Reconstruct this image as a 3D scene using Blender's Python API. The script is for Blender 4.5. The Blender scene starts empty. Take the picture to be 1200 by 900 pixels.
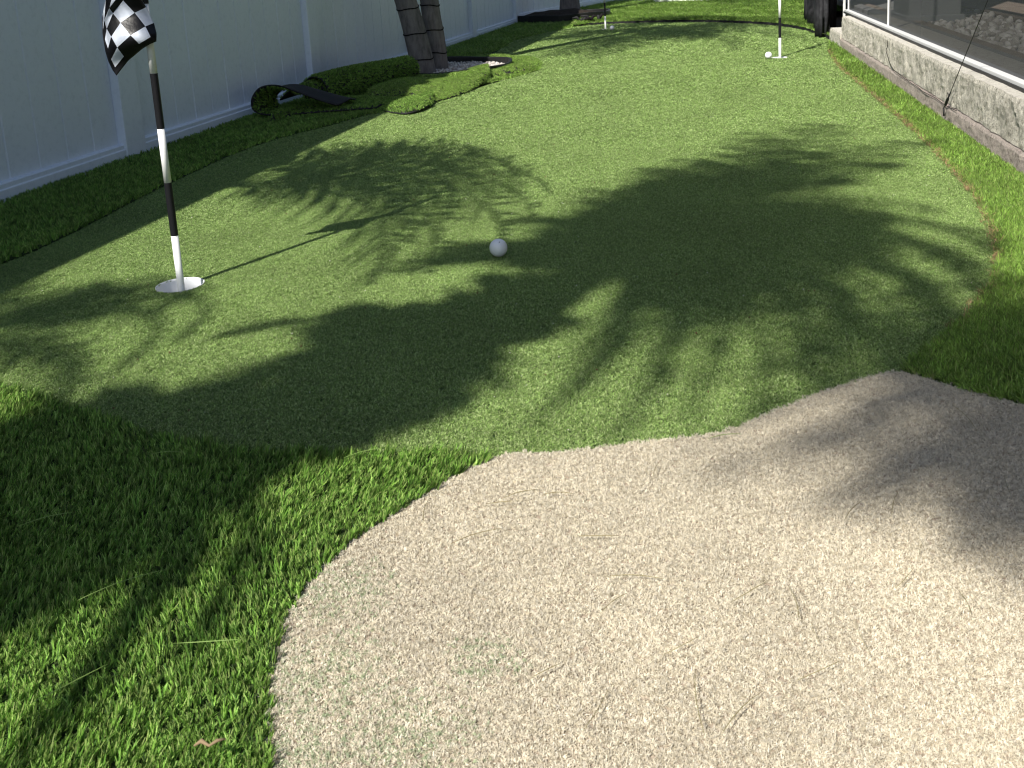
import bpy, bmesh, math, random
import numpy as np
from math import sin, cos, radians, pi, hypot, tan, atan2
from mathutils import Vector, Matrix
from mathutils.geometry import tessellate_polygon

random.seed(7); np.random.seed(7); rng = np.random.default_rng(7)
S = bpy.context.scene
col = S.collection

# ------------------------------------------------------------------ camera
FPX, PITCH, ROLL, CAMH, PX, PY = 1160., radians(11.4), radians(3.3), .69, 600., 186.
cam_d = bpy.data.cameras.new('camera'); cam = bpy.data.objects.new('camera', cam_d); col.objects.link(cam)
fwd = Vector((0, cos(PITCH), -sin(PITCH))); dwn = Vector((0, -sin(PITCH), -cos(PITCH))); rgt = Vector((1, 0, 0))
ri = rgt*cos(ROLL) + dwn*sin(ROLL); di = -rgt*sin(ROLL) + dwn*cos(ROLL)
m = Matrix((ri, -di, -fwd)).transposed().to_4x4(); m.translation = (0, 0, CAMH)
cam.matrix_world = m
cam_d.sensor_width = 36; cam_d.lens = 36*FPX/1200; cam_d.shift_y = -(450-PY)/1200
cam_d.clip_start = .02; cam_d.clip_end = 2000
cam_d.dof.use_dof = True; cam_d.dof.focus_distance = 2.5; cam_d.dof.aperture_fstop = 34.8/1.6
S.camera = cam

# ------------------------------------------------------------------ light
SAZ = radians(54)               # direction the shadows fall, from +X
ELEV = radians(45)
SKY_STRENGTH, SUN_STRENGTH, EXPOSURE = .086, 4.6, .68
w = bpy.data.worlds.new('World'); S.world = w; w.use_nodes = True
nt = w.node_tree; sky = nt.nodes.new('ShaderNodeTexSky'); sky.sky_type = 'NISHITA'; sky.sun_disc = False
sky.sun_elevation = ELEV
sx, sy = -cos(SAZ), -sin(SAZ)   # horizontal direction towards the sun
sky.sun_rotation = atan2(sx, sy)
nt.links.new(sky.outputs[0], nt.nodes['Background'].inputs[0]); nt.nodes['Background'].inputs[1].default_value = SKY_STRENGTH
sl = bpy.data.lights.new('sun', 'SUN'); sl.energy = SUN_STRENGTH; sl.angle = radians(.53); sl.color = (1, .955, .87)
so = bpy.data.objects.new('sun', sl); col.objects.link(so); so.location = (-8, -10, 14)
TS = Vector((sx, sy, tan(ELEV)))
so.rotation_euler = TS.to_track_quat('Z', 'Y').to_euler()
S.view_settings.view_transform = 'Standard'; S.view_settings.look = 'None'; S.view_settings.gamma = 1
S.view_settings.exposure = EXPOSURE
S.render.engine = 'CYCLES'; S.cycles.pixel_filter_type = 'BLACKMAN_HARRIS'; S.cycles.filter_width = 1.15

# ------------------------------------------------------------------ survey helpers (photo point -> place in the yard)
def ray(x, y):
    dx = (x-PX)/FPX; dy = (y-PY)/FPX
    X = dx*cos(ROLL)-dy*sin(ROLL); Y = dx*sin(ROLL)+dy*cos(ROLL)
    return Vector((X, cos(PITCH)-Y*sin(PITCH), -sin(PITCH)-Y*cos(PITCH)))
def G(x, y, z=0.):
    d = ray(x, y); return Vector((0, 0, CAMH)) + d*((z-CAMH)/d.z)
def AY(x, y, Y):
    d = ray(x, y); return Vector((0, 0, CAMH)) + d*(Y/d.y)
def GL(pts, z=0.): return [tuple(G(a, b, z)[:2]) for a, b in pts]

# ------------------------------------------------------------------ materials
def mat(name, base=(.5,.5,.5), rough=.6, spec=.3):
    m = bpy.data.materials.new(name); m.use_nodes = True
    b = m.node_tree.nodes['Principled BSDF']; b.inputs['Base Color'].default_value = (*base, 1)
    b.inputs['Roughness'].default_value = rough; b.inputs['Specular IOR Level'].default_value = spec
    return m
def N(m, t, **k):
    n = m.node_tree.nodes.new(t)
    for a, v in k.items(): setattr(n, a, v)
    return n
def L(m, a, b): m.node_tree.links.new(a, b)
def pos(m): return N(m, 'ShaderNodeNewGeometry').outputs['Position']
def noise(m, vec, scale, detail=4, rough=.6):
    n = N(m, 'ShaderNodeTexNoise'); n.inputs['Scale'].default_value = scale; n.inputs['Detail'].default_value = detail
    n.inputs['Roughness'].default_value = rough; L(m, vec, n.inputs['Vector']); return n.outputs[0]
def ramp(m, fac, stops):
    r = N(m, 'ShaderNodeValToRGB'); L(m, fac, r.inputs[0]); e = r.color_ramp.elements
    while len(e) < len(stops): e.new(.5)
    for i, (p, c) in enumerate(stops): e[i].position = p; e[i].color = (*c, 1)
    return r.outputs[0]
def mixc(m, fac, a, b, mode='MIX'):
    n = N(m, 'ShaderNodeMix', data_type='RGBA', blend_type=mode)
    for s, v in ((0, fac), (6, a), (7, b)):
        if hasattr(v, 'is_linked') or hasattr(v, 'links'): L(m, v, n.inputs[s])
        elif s == 0: n.inputs[0].default_value = v
        else: n.inputs[s].default_value = (*v, 1)
    return n.outputs[2]
def bump(m, h, st=.5, dist=.01):
    b = N(m, 'ShaderNodeBump'); b.inputs['Strength'].default_value = st; b.inputs['Distance'].default_value = dist
    L(m, h, b.inputs['Height']); L(m, b.outputs[0], m.node_tree.nodes['Principled BSDF'].inputs['Normal'])
def basecol(m, c): L(m, c, m.node_tree.nodes['Principled BSDF'].inputs['Base Color'])

def turf_blade(name, trans=.25, rough=.5, spec=.35, patch=None, tint=1.0, lo=.6, hi=1.4):
    """fibre material: colour comes with each blade, a little of the light passes through"""
    m = mat(name, rough=rough, spec=spec); nt = m.node_tree
    at = N(m, 'ShaderNodeAttribute', attribute_name='blade_colour'); oi = N(m, 'ShaderNodeObjectInfo')
    v = N(m, 'ShaderNodeMapRange'); L(m, oi.outputs['Random'], v.inputs[0]); v.inputs[3].default_value = lo*tint; v.inputs[4].default_value = hi*tint
    hs = N(m, 'ShaderNodeHueSaturation'); L(m, at.outputs[0], hs.inputs['Color']); L(m, v.outputs[0], hs.inputs['Value'])
    big = noise(m, pos(m), 3.2, 3); mr = N(m, 'ShaderNodeMapRange'); L(m, big, mr.inputs[0])
    mr.inputs[1].default_value = .3; mr.inputs[2].default_value = .7; mr.inputs[3].default_value = .9; mr.inputs[4].default_value = 1.1
    vm = N(m, 'ShaderNodeVectorMath', operation='SCALE'); L(m, hs.outputs[0], vm.inputs[0]); L(m, mr.outputs[0], vm.inputs[3])
    c = vm.outputs[0]
    if patch: c = patch(m, c)
    basecol(m, c)
    tr = N(m, 'ShaderNodeBsdfTranslucent'); L(m, c, tr.inputs[0])
    mx = N(m, 'ShaderNodeMixShader'); mx.inputs[0].default_value = trans
    L(m, nt.nodes['Principled BSDF'].outputs[0], mx.inputs[1]); L(m, tr.outputs[0], mx.inputs[2])
    L(m, mx.outputs[0], nt.nodes['Material Output'].inputs[0])
    return m

def sand_patch(m, c):
    # worn spots where green fibre shows through the sand-coloured turf
    p = pos(m)
    def blob(cx, cy, r):
        d = N(m, 'ShaderNodeVectorMath', operation='DISTANCE'); L(m, p, d.inputs[0]); d.inputs[1].default_value = (cx, cy, 0)
        r_ = N(m, 'ShaderNodeMapRange'); L(m, d.outputs['Value'], r_.inputs[0]); r_.inputs[1].default_value = 0; r_.inputs[2].default_value = r
        r_.inputs[3].default_value = 1; r_.inputs[4].default_value = 0; return r_.outputs[0]
    oi = N(m, 'ShaderNodeObjectInfo'); tot = None
    for (x, y, r) in ((370, 800, .10), (350, 880, .11), (400, 700, .08), (570, 780, .05), (470, 880, .09)):
        g = G(x, y); b = blob(g.x, g.y, r)
        if tot is None: tot = b
        else:
            a = N(m, 'ShaderNodeMath', operation='MAXIMUM'); L(m, tot, a.inputs[0]); L(m, b, a.inputs[1]); tot = a.outputs[0]
    a = N(m, 'ShaderNodeMath', operation='MULTIPLY'); L(m, tot, a.inputs[0]); a.inputs[1].default_value = .42
    s = N(m, 'ShaderNodeMath', operation='GREATER_THAN'); L(m, a.outputs[0], s.inputs[0]); L(m, oi.outputs['Random'], s.inputs[1])
    f = N(m, 'ShaderNodeMath', operation='MULTIPLY'); L(m, s.outputs[0], f.inputs[0]); f.inputs[1].default_value = .55
    return mixc(m, f.outputs[0], c, (.22, .36, .16))

M_GREEN = turf_blade('putting nap fibre', .2, .55, .3, lo=.58, hi=1.42)
M_LONG = turf_blade('long turf fibre', .25, .6, .22, lo=.5, hi=1.5)
M_SAND = turf_blade('sand turf fibre', .2, .7, .15, sand_patch, lo=.85, hi=1.15)
M_NAT = turf_blade('right fringe grass fibre', .3, .5, .35)
M_THATCH = turf_blade('brown thatch fibre', .1, .8, .1)

def sheet_mat(name, stops, sc=260, st=.6, dist=.004):
    m = mat(name, rough=.85, spec=.15); p = pos(m); n = noise(m, p, sc, 3); basecol(m, ramp(m, n, stops)); bump(m, n, st, dist); return m
M_GBASE = sheet_mat('putting turf base', [(.3, (.02,.035,.012)), (.7, (.05,.09,.025))])
M_LBASE = sheet_mat('fringe turf base', [(.3, (.015,.025,.01)), (.7, (.05,.08,.02))])
M_SBASE = sheet_mat('sand turf base', [(.3, (.25,.2,.15)), (.7, (.5,.42,.33))])
M_SOIL = sheet_mat('soil', [(.3, (.06,.04,.03)), (.7, (.16,.11,.075))], 60, 1, .02)
M_BLACK = mat('black rubber backing and step shade', (.018,.018,.02), .75, .3)
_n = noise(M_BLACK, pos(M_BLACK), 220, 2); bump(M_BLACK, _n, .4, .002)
M_MULCH = sheet_mat('dark mulch', [(.3, (.015,.012,.010)), (.7, (.05,.038,.028))], 60, 1, .02)
M_EDGE = mat('black plastic edging', (.014,.014,.015), .5, .4)
M_VINYL = mat('white vinyl', (.72,.76,.79), .42, .4)
_p = pos(M_VINYL); _n = noise(M_VINYL, _p, 2.2, 5); _m = noise(M_VINYL, _p, 40, 4, .7)
basecol(M_VINYL, mixc(M_VINYL, .5, ramp(M_VINYL, _n, [(.3, (.68,.74,.82)), (.7, (.78,.84,.92))]), ramp(M_VINYL, _m, [(.25, (.60,.66,.73)), (.5, (.77,.83,.91))])))
bump(M_VINYL, noise(M_VINYL, _p, 5, 2), .12, .02)
M_WALLW = mat('white painted wall', (.78,.78,.76), .7)
M_WHITE = mat('white glossy paint', (.78,.79,.78), .3, .5)
_n = noise(M_WHITE, pos(M_WHITE), 60, 5, .7); basecol(M_WHITE, ramp(M_WHITE, _n, [(.28, (.55,.55,.53)), (.42, (.78,.79,.78))]))
M_BLK = mat('black glossy paint', (.012,.012,.014), .45, .25)
_n = noise(M_BLK, pos(M_BLK), 160, 6, .8); basecol(M_BLK, ramp(M_BLK, _n, [(.66, (.010,.010,.012)), (.76, (.07,.07,.075))]))
M_CUP = mat('white cup plastic', (.78,.80,.82), .4, .4)
M_ALU = mat('white aluminium', (.62,.62,.61), .5, .3)
M_INK = mat('dark ink', (.02,.02,.03), .5)

M_BALL = mat('golf ball', (.82,.84,.86), .28, .5)
_tc = N(M_BALL, 'ShaderNodeTexCoord'); _v = N(M_BALL, 'ShaderNodeTexVoronoi'); _v.inputs['Scale'].default_value = 260; _v.inputs['Randomness'].default_value = .35
L(M_BALL, _tc.outputs['Object'], _v.inputs['Vector'])
_r = N(M_BALL, 'ShaderNodeMapRange'); L(M_BALL, _v.outputs['Distance'], _r.inputs[0]); _r.inputs[1].default_value = 0; _r.inputs[2].default_value = .5
bump(M_BALL, _r.outputs[0], .8, .0006)

# rough weathered concrete, streaked by run-off
def concrete(name, light, mid, dark, streak=True):
    m = mat(name, rough=.92, spec=.15); p = pos(m)
    mp = N(m, 'ShaderNodeMapping'); L(m, p, mp.inputs[0]); mp.inputs['Scale'].default_value = (1, 1, .45 if streak else 1)
    a = noise(m, p, 48, 9, .82); b = noise(m, p, 190, 4, .8); st = noise(m, mp.outputs[0], 9, 5, .7); c = noise(m, p, 3, 3)
    c1 = ramp(m, a, [(.39, dark), (.46, mid), (.53, light)])
    c2 = mixc(m, ramp(m, b, [(.40, (0,0,0)), (.52, (1,1,1))]), dark, c1)
    c3 = mixc(m, .5, c1, c2)
    stm = ramp(m, st, [(.48, (0,0,0)), (.66, (.5,.5,.5))])
    c4 = mixc(m, stm, c3, tuple(q*.62 for q in mid)) if streak else c3
    c5 = mixc(m, ramp(m, c, [(.4, (.0,.0,.0)), (.7, (.3,.3,.3))]), c4, light)
    basecol(m, c5)
    ad = N(m, 'ShaderNodeMath', operation='ADD'); L(m, a, ad.inputs[0]); L(m, b, ad.inputs[1]); bump(m, ad.outputs[0], 1.0, .010)
    return m
M_CONC = concrete('weathered stucco', (.84,.79,.68), (.62,.58,.49), (.20,.19,.15))
M_CTOP = concrete('pale concrete cap', (.84,.80,.71), (.72,.68,.60), (.50,.47,.40), False)
M_FOOT = concrete('pinkish footing', (.60,.52,.46), (.47,.40,.36), (.24,.20,.18), False)

M_BARK = mat('palm bark', rough=.95, spec=.1); _p = pos(M_BARK)
_mp = N(M_BARK, 'ShaderNodeMapping'); L(M_BARK, _p, _mp.inputs[0]); _mp.inputs['Scale'].default_value = (1, 1, .25)
_a = noise(M_BARK, _mp.outputs[0], 40, 6, .7); _b = noise(M_BARK, _p, 9, 4)
basecol(M_BARK, mixc(M_BARK, .5, ramp(M_BARK, _a, [(.3, (.07,.065,.065)), (.6, (.26,.24,.235))]), ramp(M_BARK, _b, [(.3, (.09,.083,.083)), (.7, (.22,.20,.19))])))
bump(M_BARK, _a, .8, .01)
M_SCAR = mat('dark leaf scar', (.014,.012,.013), .9, .1)
M_FROND = mat('palm leaflet', (.06,.12,.03), .45, .4)
M_RACH = mat('palm stem', (.16,.20,.06), .6)
M_CLOTH = mat('black shade cloth', (.02,.02,.023), .75, .25)
_mp = N(M_CLOTH, 'ShaderNodeTexWave', wave_type='BANDS', bands_direction='Z'); _mp.inputs['Scale'].default_value = 90
L(M_CLOTH, pos(M_CLOTH), _mp.inputs['Vector']); basecol(M_CLOTH, ramp(M_CLOTH, noise(M_CLOTH, pos(M_CLOTH), 25, 5), [(.3, (.014,.014,.016)), (.7, (.045,.045,.05))]))
# insect screen: woven dark thread, about half open
M_SCREEN = mat('dark insect screen', (.035,.037,.04), .6, .3)
_t = N(M_SCREEN, 'ShaderNodeBsdfTransparent'); _x = N(M_SCREEN, 'ShaderNodeMixShader'); _x.inputs[0].default_value = .73
L(M_SCREEN, _t.outputs[0], _x.inputs[1]); L(M_SCREEN, M_SCREEN.node_tree.nodes['Principled BSDF'].outputs[0], _x.inputs[2])
L(M_SCREEN, _x.outputs[0], M_SCREEN.node_tree.nodes['Material Output'].inputs[0])
M_PAVER = sheet_mat('paver', [(.3, (.22,.17,.14)), (.7, (.36,.29,.24))], 30, .3, .004)
M_SLAB = sheet_mat('grey slab', [(.3, (.20,.20,.20)), (.7, (.30,.30,.30))], 40, .3, .004)
M_PEB = mat('white stone', (.72,.69,.64), .8, .2)
_oi = N(M_PEB, 'ShaderNodeObjectInfo'); basecol(M_PEB, ramp(M_PEB, _oi.outputs['Random'], [(0, (.30,.26,.23)), (.5, (.52,.49,.46)), (1, (.70,.68,.64))]))
M_STRAW = mat('dry strand', (.25,.22,.11), .6); M_STRAWG = mat('green strand', (.20,.30,.08), .5); M_DRY = mat('dry leaf', (.24,.17,.10), .8)
M_HOUSE = mat('grey stucco pier', (.30,.31,.32), .8)

# flag: black and white silk
M_FLAG = mat('chequered silk', rough=.38, spec=.4)
M_FLAG_W = None
_uv = N(M_FLAG, 'ShaderNodeUVMap', uv_map='UVMap'); _ck = N(M_FLAG, 'ShaderNodeTexChecker'); _ck.inputs['Scale'].default_value = 1
_ck.inputs['Color1'].default_value = (.70,.75,.84,1); _ck.inputs['Color2'].default_value = (.008,.008,.010,1)
_ad = N(M_FLAG, 'ShaderNodeVectorMath', operation='ADD'); L(M_FLAG, _uv.outputs[0], _ad.inputs[0]); _ad.inputs[1].default_value = (20.0, 20.0, 1.5)
L(M_FLAG, _ad.outputs[0], _ck.inputs[0])
_sp = N(M_FLAG, 'ShaderNodeSeparateXYZ'); L(M_FLAG, _uv.outputs[0], _sp.inputs[0])
_g1 = N(M_FLAG, 'ShaderNodeMath', operation='GREATER_THAN'); L(M_FLAG, _sp.outputs[0], _g1.inputs[0]); _g1.inputs[1].default_value = 3.0
_g2 = N(M_FLAG, 'ShaderNodeMath', operation='GREATER_THAN'); L(M_FLAG, _sp.outputs[1], _g2.inputs[0]); _g2.inputs[1].default_value = 3.0
_mx = N(M_FLAG, 'ShaderNodeMath', operation='MAXIMUM'); L(M_FLAG, _g1.outputs[0], _mx.inputs[0]); L(M_FLAG, _g2.outputs[0], _mx.inputs[1])
_fc = mixc(M_FLAG, _mx.outputs[0], _ck.outputs[0], (.008,.008,.010)); basecol(M_FLAG, _fc)
_tr = N(M_FLAG, 'ShaderNodeBsdfTranslucent'); L(M_FLAG, _fc, _tr.inputs[0]); _ms = N(M_FLAG, 'ShaderNodeMixShader'); _ms.inputs[0].default_value = .35
L(M_FLAG, M_FLAG.node_tree.nodes['Principled BSDF'].outputs[0], _ms.inputs[1]); L(M_FLAG, _tr.outputs[0], _ms.inputs[2])
L(M_FLAG, _ms.outputs[0], M_FLAG.node_tree.nodes['Material Output'].inputs[0])
bump(M_FLAG, noise(M_FLAG, pos(M_FLAG), 45, 3), .3, .004)

# ------------------------------------------------------------------ object helpers
def tag(o, label=None, cat=None, group=None, kind=None):
    if label: o['label'] = label
    if cat: o['category'] = cat
    if group: o['group'] = group
    if kind: o['kind'] = kind
    return o
def link(name, me, parent=None, loc=None):
    o = bpy.data.objects.new(name, me); col.objects.link(o)
    if parent is not None: o.parent = parent
    if loc is not None: o.location = loc
    return o
def empty(name, loc=(0,0,0), rz=0):
    o = bpy.data.objects.new(name, None); col.objects.link(o); o.location = loc; o.rotation_euler = (0,0,rz); o.empty_display_size = .1; return o
def mesh(name, vs, fs, m, smooth=False):
    me = bpy.data.meshes.new(name); me.from_pydata([tuple(v) for v in vs], [], fs); me.materials.append(m)
    if smooth: me.polygons.foreach_set('use_smooth', [True]*len(me.polygons))
    me.update(); return me
def bm_mesh(name, bm, m, smooth=False):
    me = bpy.data.meshes.new(name); bm.to_mesh(me); bm.free(); me.materials.append(m)
    if smooth: me.polygons.foreach_set('use_smooth', [True]*len(me.polygons))
    return me
def box_bm(x0, x1, y0, y1, z0, z1, bev=0, bm=None):
    b = bmesh.new(); r = bmesh.ops.create_cube(b, size=1)
    for v in b.verts: v.co = Vector((x0+(v.co.x+.5)*(x1-x0), y0+(v.co.y+.5)*(y1-y0), z0+(v.co.z+.5)*(z1-z0)))
    if bev: bmesh.ops.bevel(b, geom=b.edges[:], offset=bev, segments=2, affect='EDGES', profile=.5)
    if bm is None: return b
    me = bpy.data.meshes.new('t'); b.to_mesh(me); b.free(); bm.from_mesh(me); bpy.data.meshes.remove(me); return bm
def sheet(name, outer, z, m, holes=(), parent=None):
    loops = [[Vector((x, y, 0)) for x, y in outer]] + [[Vector((x, y, 0)) for x, y in h] for h in holes]
    tris = tessellate_polygon(loops); vs = [v for l in loops for v in l]
    fs = []
    for t in tris:
        a, b, c = (vs[i] for i in t)
        cr = (b-a).cross(c-a).z
        if abs(cr) < 1e-12: continue
        fs.append(t if cr > 0 else t[::-1])
    return link(name, mesh(name, [(v.x, v.y, z) for v in vs], fs, m), parent)
def tube(path, r, seg=8, caps=True):
    """vertices and faces of a tube along a path, r a number or list"""
    vs, fs = [], []; n = len(path); path = [Vector(p) for p in path]; up = None
    for i, p in enumerate(path):
        d = (path[min(i+1, n-1)]-path[max(i-1, 0)]).normalized()
        if up is None: up = Vector((0,0,1)) if abs(d.z) < .9 else Vector((1,0,0))
        a = d.cross(up).normalized(); up = a.cross(d).normalized(); rr = r[i] if hasattr(r, '__len__') else r
        for k in range(seg):
            t = 2*pi*k/seg; vs.append(p+(a*cos(t)+up*sin(t))*rr)
    for i in range(n-1):
        for k in range(seg):
            fs.append((i*seg+k, i*seg+(k+1)%seg, (i+1)*seg+(k+1)%seg, (i+1)*seg+k))
    if caps: fs.append(tuple(range(seg))[::-1]); fs.append(tuple((n-1)*seg+k for k in range(seg)))
    return vs, fs
def lathe(prof, seg=32):
    vs, fs = [], []
    for r, z in prof:
        for k in range(seg): vs.append((r*cos(2*pi*k/seg), r*sin(2*pi*k/seg), z))
    for i in range(len(prof)-1):
        for k in range(seg): fs.append((i*seg+k, i*seg+(k+1)%seg, (i+1)*seg+(k+1)%seg, (i+1)*seg+k))
    return vs, fs
def inside(poly, x, y):
    poly = np.array(poly); r = np.zeros(len(x), bool); j = len(poly)-1
    for i in range(len(poly)):
        xi, yi = poly[i]; xj, yj = poly[j]
        c = ((yi > y) != (yj > y)) & (x < (xj-xi)*(y-yi)/((yj-yi) if yj != yi else 1e-9)+xi); r ^= c; j = i
    return r
def seg_dist(pl, x, y):
    d = np.full(len(x), 9e9)
    for (ax, ay), (bx, by) in zip(pl[:-1], pl[1:]):
        t = np.clip(((x-ax)*(bx-ax)+(y-ay)*(by-ay))/max((bx-ax)**2+(by-ay)**2, 1e-9), 0, 1)
        d = np.minimum(d, np.hypot(x-ax-t*(bx-ax), y-ay-t*(by-ay)))
    return d
def smooth(pl, n=3, closed=False):
    P = [np.array(p, float) for p in pl]; out = []
    for i in range(len(P)-1):
        p0 = P[max(i-1, 0)]; p1 = P[i]; p2 = P[i+1]; p3 = P[min(i+2, len(P)-1)]
        for k in range(n):
            t = k/n; out.append(tuple(.5*((2*p1)+(-p0+p2)*t+(2*p0-5*p1+4*p2-p3)*t*t+(-p0+3*p1-3*p2+p3)*t**3)))
    out.append(tuple(P[-1])); return out

DENS = 1.0
# ------------------------------------------------------------------ turf: tuft prototypes and instancing
def tuft(name, n, h, wdt, spread, curl, cols, m, segs=2, droop=.4):
    vs, fs, cs = [], [], []
    for b in range(n):
        a = rng.uniform(0, 2*pi); rr = spread*math.sqrt(rng.uniform()); bx, by = rr*cos(a), rr*sin(a)
        az = rng.uniform(0, 2*pi); hh = h*rng.uniform(.65, 1.1); ww = wdt*rng.uniform(.75, 1.2); fa = rng.uniform(0, 2*pi)
        k = rng.uniform(.2, 1)*curl; c0 = cols[rng.integers(len(cols))]; j = rng.uniform(.85, 1.15); c = [q*j for q in c0]
        s0 = len(vs)
        for i in range(segs+1):
            t = i/segs; off = hh*(k*t*t); z = hh*(t-droop*k*t*t*.5); wv = ww*(1-.75*t**2)*.5
            x = bx+cos(az)*off; y = by+sin(az)*off
            vs += [(x-cos(fa)*wv, y-sin(fa)*wv, z), (x+cos(fa)*wv, y+sin(fa)*wv, z)]; cs += [c, c]
        for i in range(segs): q = s0+2*i; fs.append((q, q+1, q+3, q+2))
    me = mesh(name, vs, fs, m); ca = me.color_attributes.new('blade_colour', 'FLOAT_COLOR', 'POINT')
    ca.data.foreach_set('color', np.array([[*c, 1] for c in cs], np.float32).ravel())
    return bpy.data.objects.new(name, me)
def tuft_set(name, cnt, *a, **k):
    c = bpy.data.collections.new(name)
    for i in range(cnt): c.objects.link(tuft('tuft', *a, **k))
    return c
def pile(name, P, rot, scl, idx, coll, parent=None):
    """one object that scatters tufts on the given points"""
    me = bpy.data.meshes.new(name); n = len(P); me.vertices.add(n); me.vertices.foreach_set('co', np.asarray(P, np.float32).ravel())
    for nm, arr, ty, key in (('rot', rot, 'FLOAT_VECTOR', 'vector'), ('scl', scl, 'FLOAT_VECTOR', 'vector'), ('idx', idx, 'INT', 'value')):
        a = me.attributes.new(nm, ty, 'POINT'); a.data.foreach_set(key, np.asarray(arr, np.float32 if ty != 'INT' else np.int32).ravel())
    o = link(name, me, parent)
    g = bpy.data.node_groups.new(name, 'GeometryNodeTree'); g.interface.new_socket('Geometry', in_out='INPUT', socket_type='NodeSocketGeometry')
    g.interface.new_socket('Geometry', in_out='OUTPUT', socket_type='NodeSocketGeometry')
    gi = g.nodes.new('NodeGroupInput'); go = g.nodes.new('NodeGroupOutput'); ip = g.nodes.new('GeometryNodeInstanceOnPoints')
    mp = g.nodes.new('GeometryNodeMeshToPoints'); ci = g.nodes.new('GeometryNodeCollectionInfo'); ci.inputs[0].default_value = coll
    ci.inputs['Separate Children'].default_value = True; ci.inputs['Reset Children'].default_value = True
    g.links.new(gi.outputs[0], mp.inputs[0]); g.links.new(mp.outputs[0], ip.inputs['Points']); g.links.new(ci.outputs[0], ip.inputs['Instance'])
    ip.inputs['Pick Instance'].default_value = True
    for nm, dt, sock in (('rot', 'FLOAT_VECTOR', 'Rotation'), ('scl', 'FLOAT_VECTOR', 'Scale'), ('idx', 'INT', 'Instance Index')):
        na = g.nodes.new('GeometryNodeInputNamedAttribute'); na.data_type = dt; na.inputs[0].default_value = nm
        g.links.new([q for q in na.outputs if q.enabled][0], ip.inputs[sock])
    g.links.new(ip.outputs[0], go.inputs[0])
    md = o.modifiers.new('pile', 'NODES'); md.node_group = g
    return o
def scatter(poly, dens, holes=(), ymax=None):
    """random points in a polygon; dens(dist) gives tufts per square metre and their size factor"""
    a = np.array(poly); x0, y0 = a.min(0); x1, y1 = a.max(0); X, Y, K = [], [], []
    bands = [-9, 1.2, 1.6, 2.1, 2.8, 3.6, 4.8, 6.5, 9, 12, 30]
    for lo, hi in zip(bands[:-1], bands[1:]):
        b0, b1 = max(lo, y0), min(hi, y1)
        if b1 <= b0: continue
        dd, k = dens((max(lo, .8)+min(hi, 14))/2); n = int((x1-x0)*(b1-b0)*dd*DENS)
        x = rng.uniform(x0, x1, n); y = rng.uniform(b0, b1, n); ok = inside(poly, x, y)
        for h in holes: ok &= ~inside(h, x, y)
        q = ok.sum(); X.append(x[ok]+rng.normal(0, .0028, q)); Y.append(y[ok]+rng.normal(0, .0028, q)); K.append(np.full(q, k))
    return np.concatenate(X), np.concatenate(Y), np.concatenate(K)
def flat_pile(name, poly, dens, coll, nc, z=0., lean=.25, lean_az=None, az_noise=.6, hvar=.15, holes=(), hfun=None, parent=None, wob=None, hgrow=.35):
    x, y, k = scatter(poly, dens, holes); n = len(x)
    beta = np.abs(rng.normal(lean, .14, n)); gam = rng.uniform(0, 2*pi, n) if lean_az is None else rng.normal(lean_az, az_noise, n)
    if lean_az is not None: gam += .5*np.sin(x*9+y*5)+.4*np.sin(y*13-x*4)
    hz = 1+rng.normal(0, hvar, n); hz = np.clip(hz, .5, 1.5)*(1+hgrow*(k-1))
    if hfun is not None: hz *= hfun(x, y)
    zz = np.full(n, z) if wob is None else z+wob(x, y)
    o = pile(name, np.stack([x, y, zz], 1), np.stack([np.zeros(n), beta, gam], 1), np.stack([k, k, hz], 1), rng.integers(0, nc, n), coll, parent)
    return o

GREEN_C = [(.195,.305,.078), (.235,.355,.095), (.145,.24,.057), (.285,.42,.125), (.085,.15,.036), (.43,.53,.23)]
LONG_C = [(.165,.31,.05), (.21,.37,.065), (.12,.24,.04), (.31,.47,.12), (.055,.12,.025), (.19,.35,.055), (.155,.32,.05), (.26,.34,.10)]
NAT_C = [(.24,.40,.07), (.31,.48,.10), (.19,.33,.05), (.39,.55,.15), (.36,.39,.15), (.12,.20,.04)]
SAND_C = [(.655,.59,.465), (.69,.63,.505), (.61,.55,.425), (.73,.675,.56), (.46,.41,.31), (.635,.575,.45)]
TH_C = [(.32,.21,.11), (.38,.27,.15), (.24,.16,.09), (.34,.27,.14), (.16,.24,.07)]
T_GREEN = tuft_set('putting tufts', 8, 6, .0052, .0015, .0020, 1.5, GREEN_C, M_GREEN)
T_LONG = tuft_set('long tufts', 10, 10, .0170, .0019, .0026, .42, LONG_C, M_LONG, segs=3)
T_NAT = tuft_set('short lawn tufts', 8, 11, .015, .0017, .0045, .8, NAT_C, M_NAT, segs=2)
T_SAND = tuft_set('sand tufts', 8, 6, .0040, .0013, .0018, 1.8, SAND_C, M_SAND)
T_THATCH = tuft_set('thatch tufts', 6, 10, .012, .0014, .008, 1.6, TH_C, M_THATCH)

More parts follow.
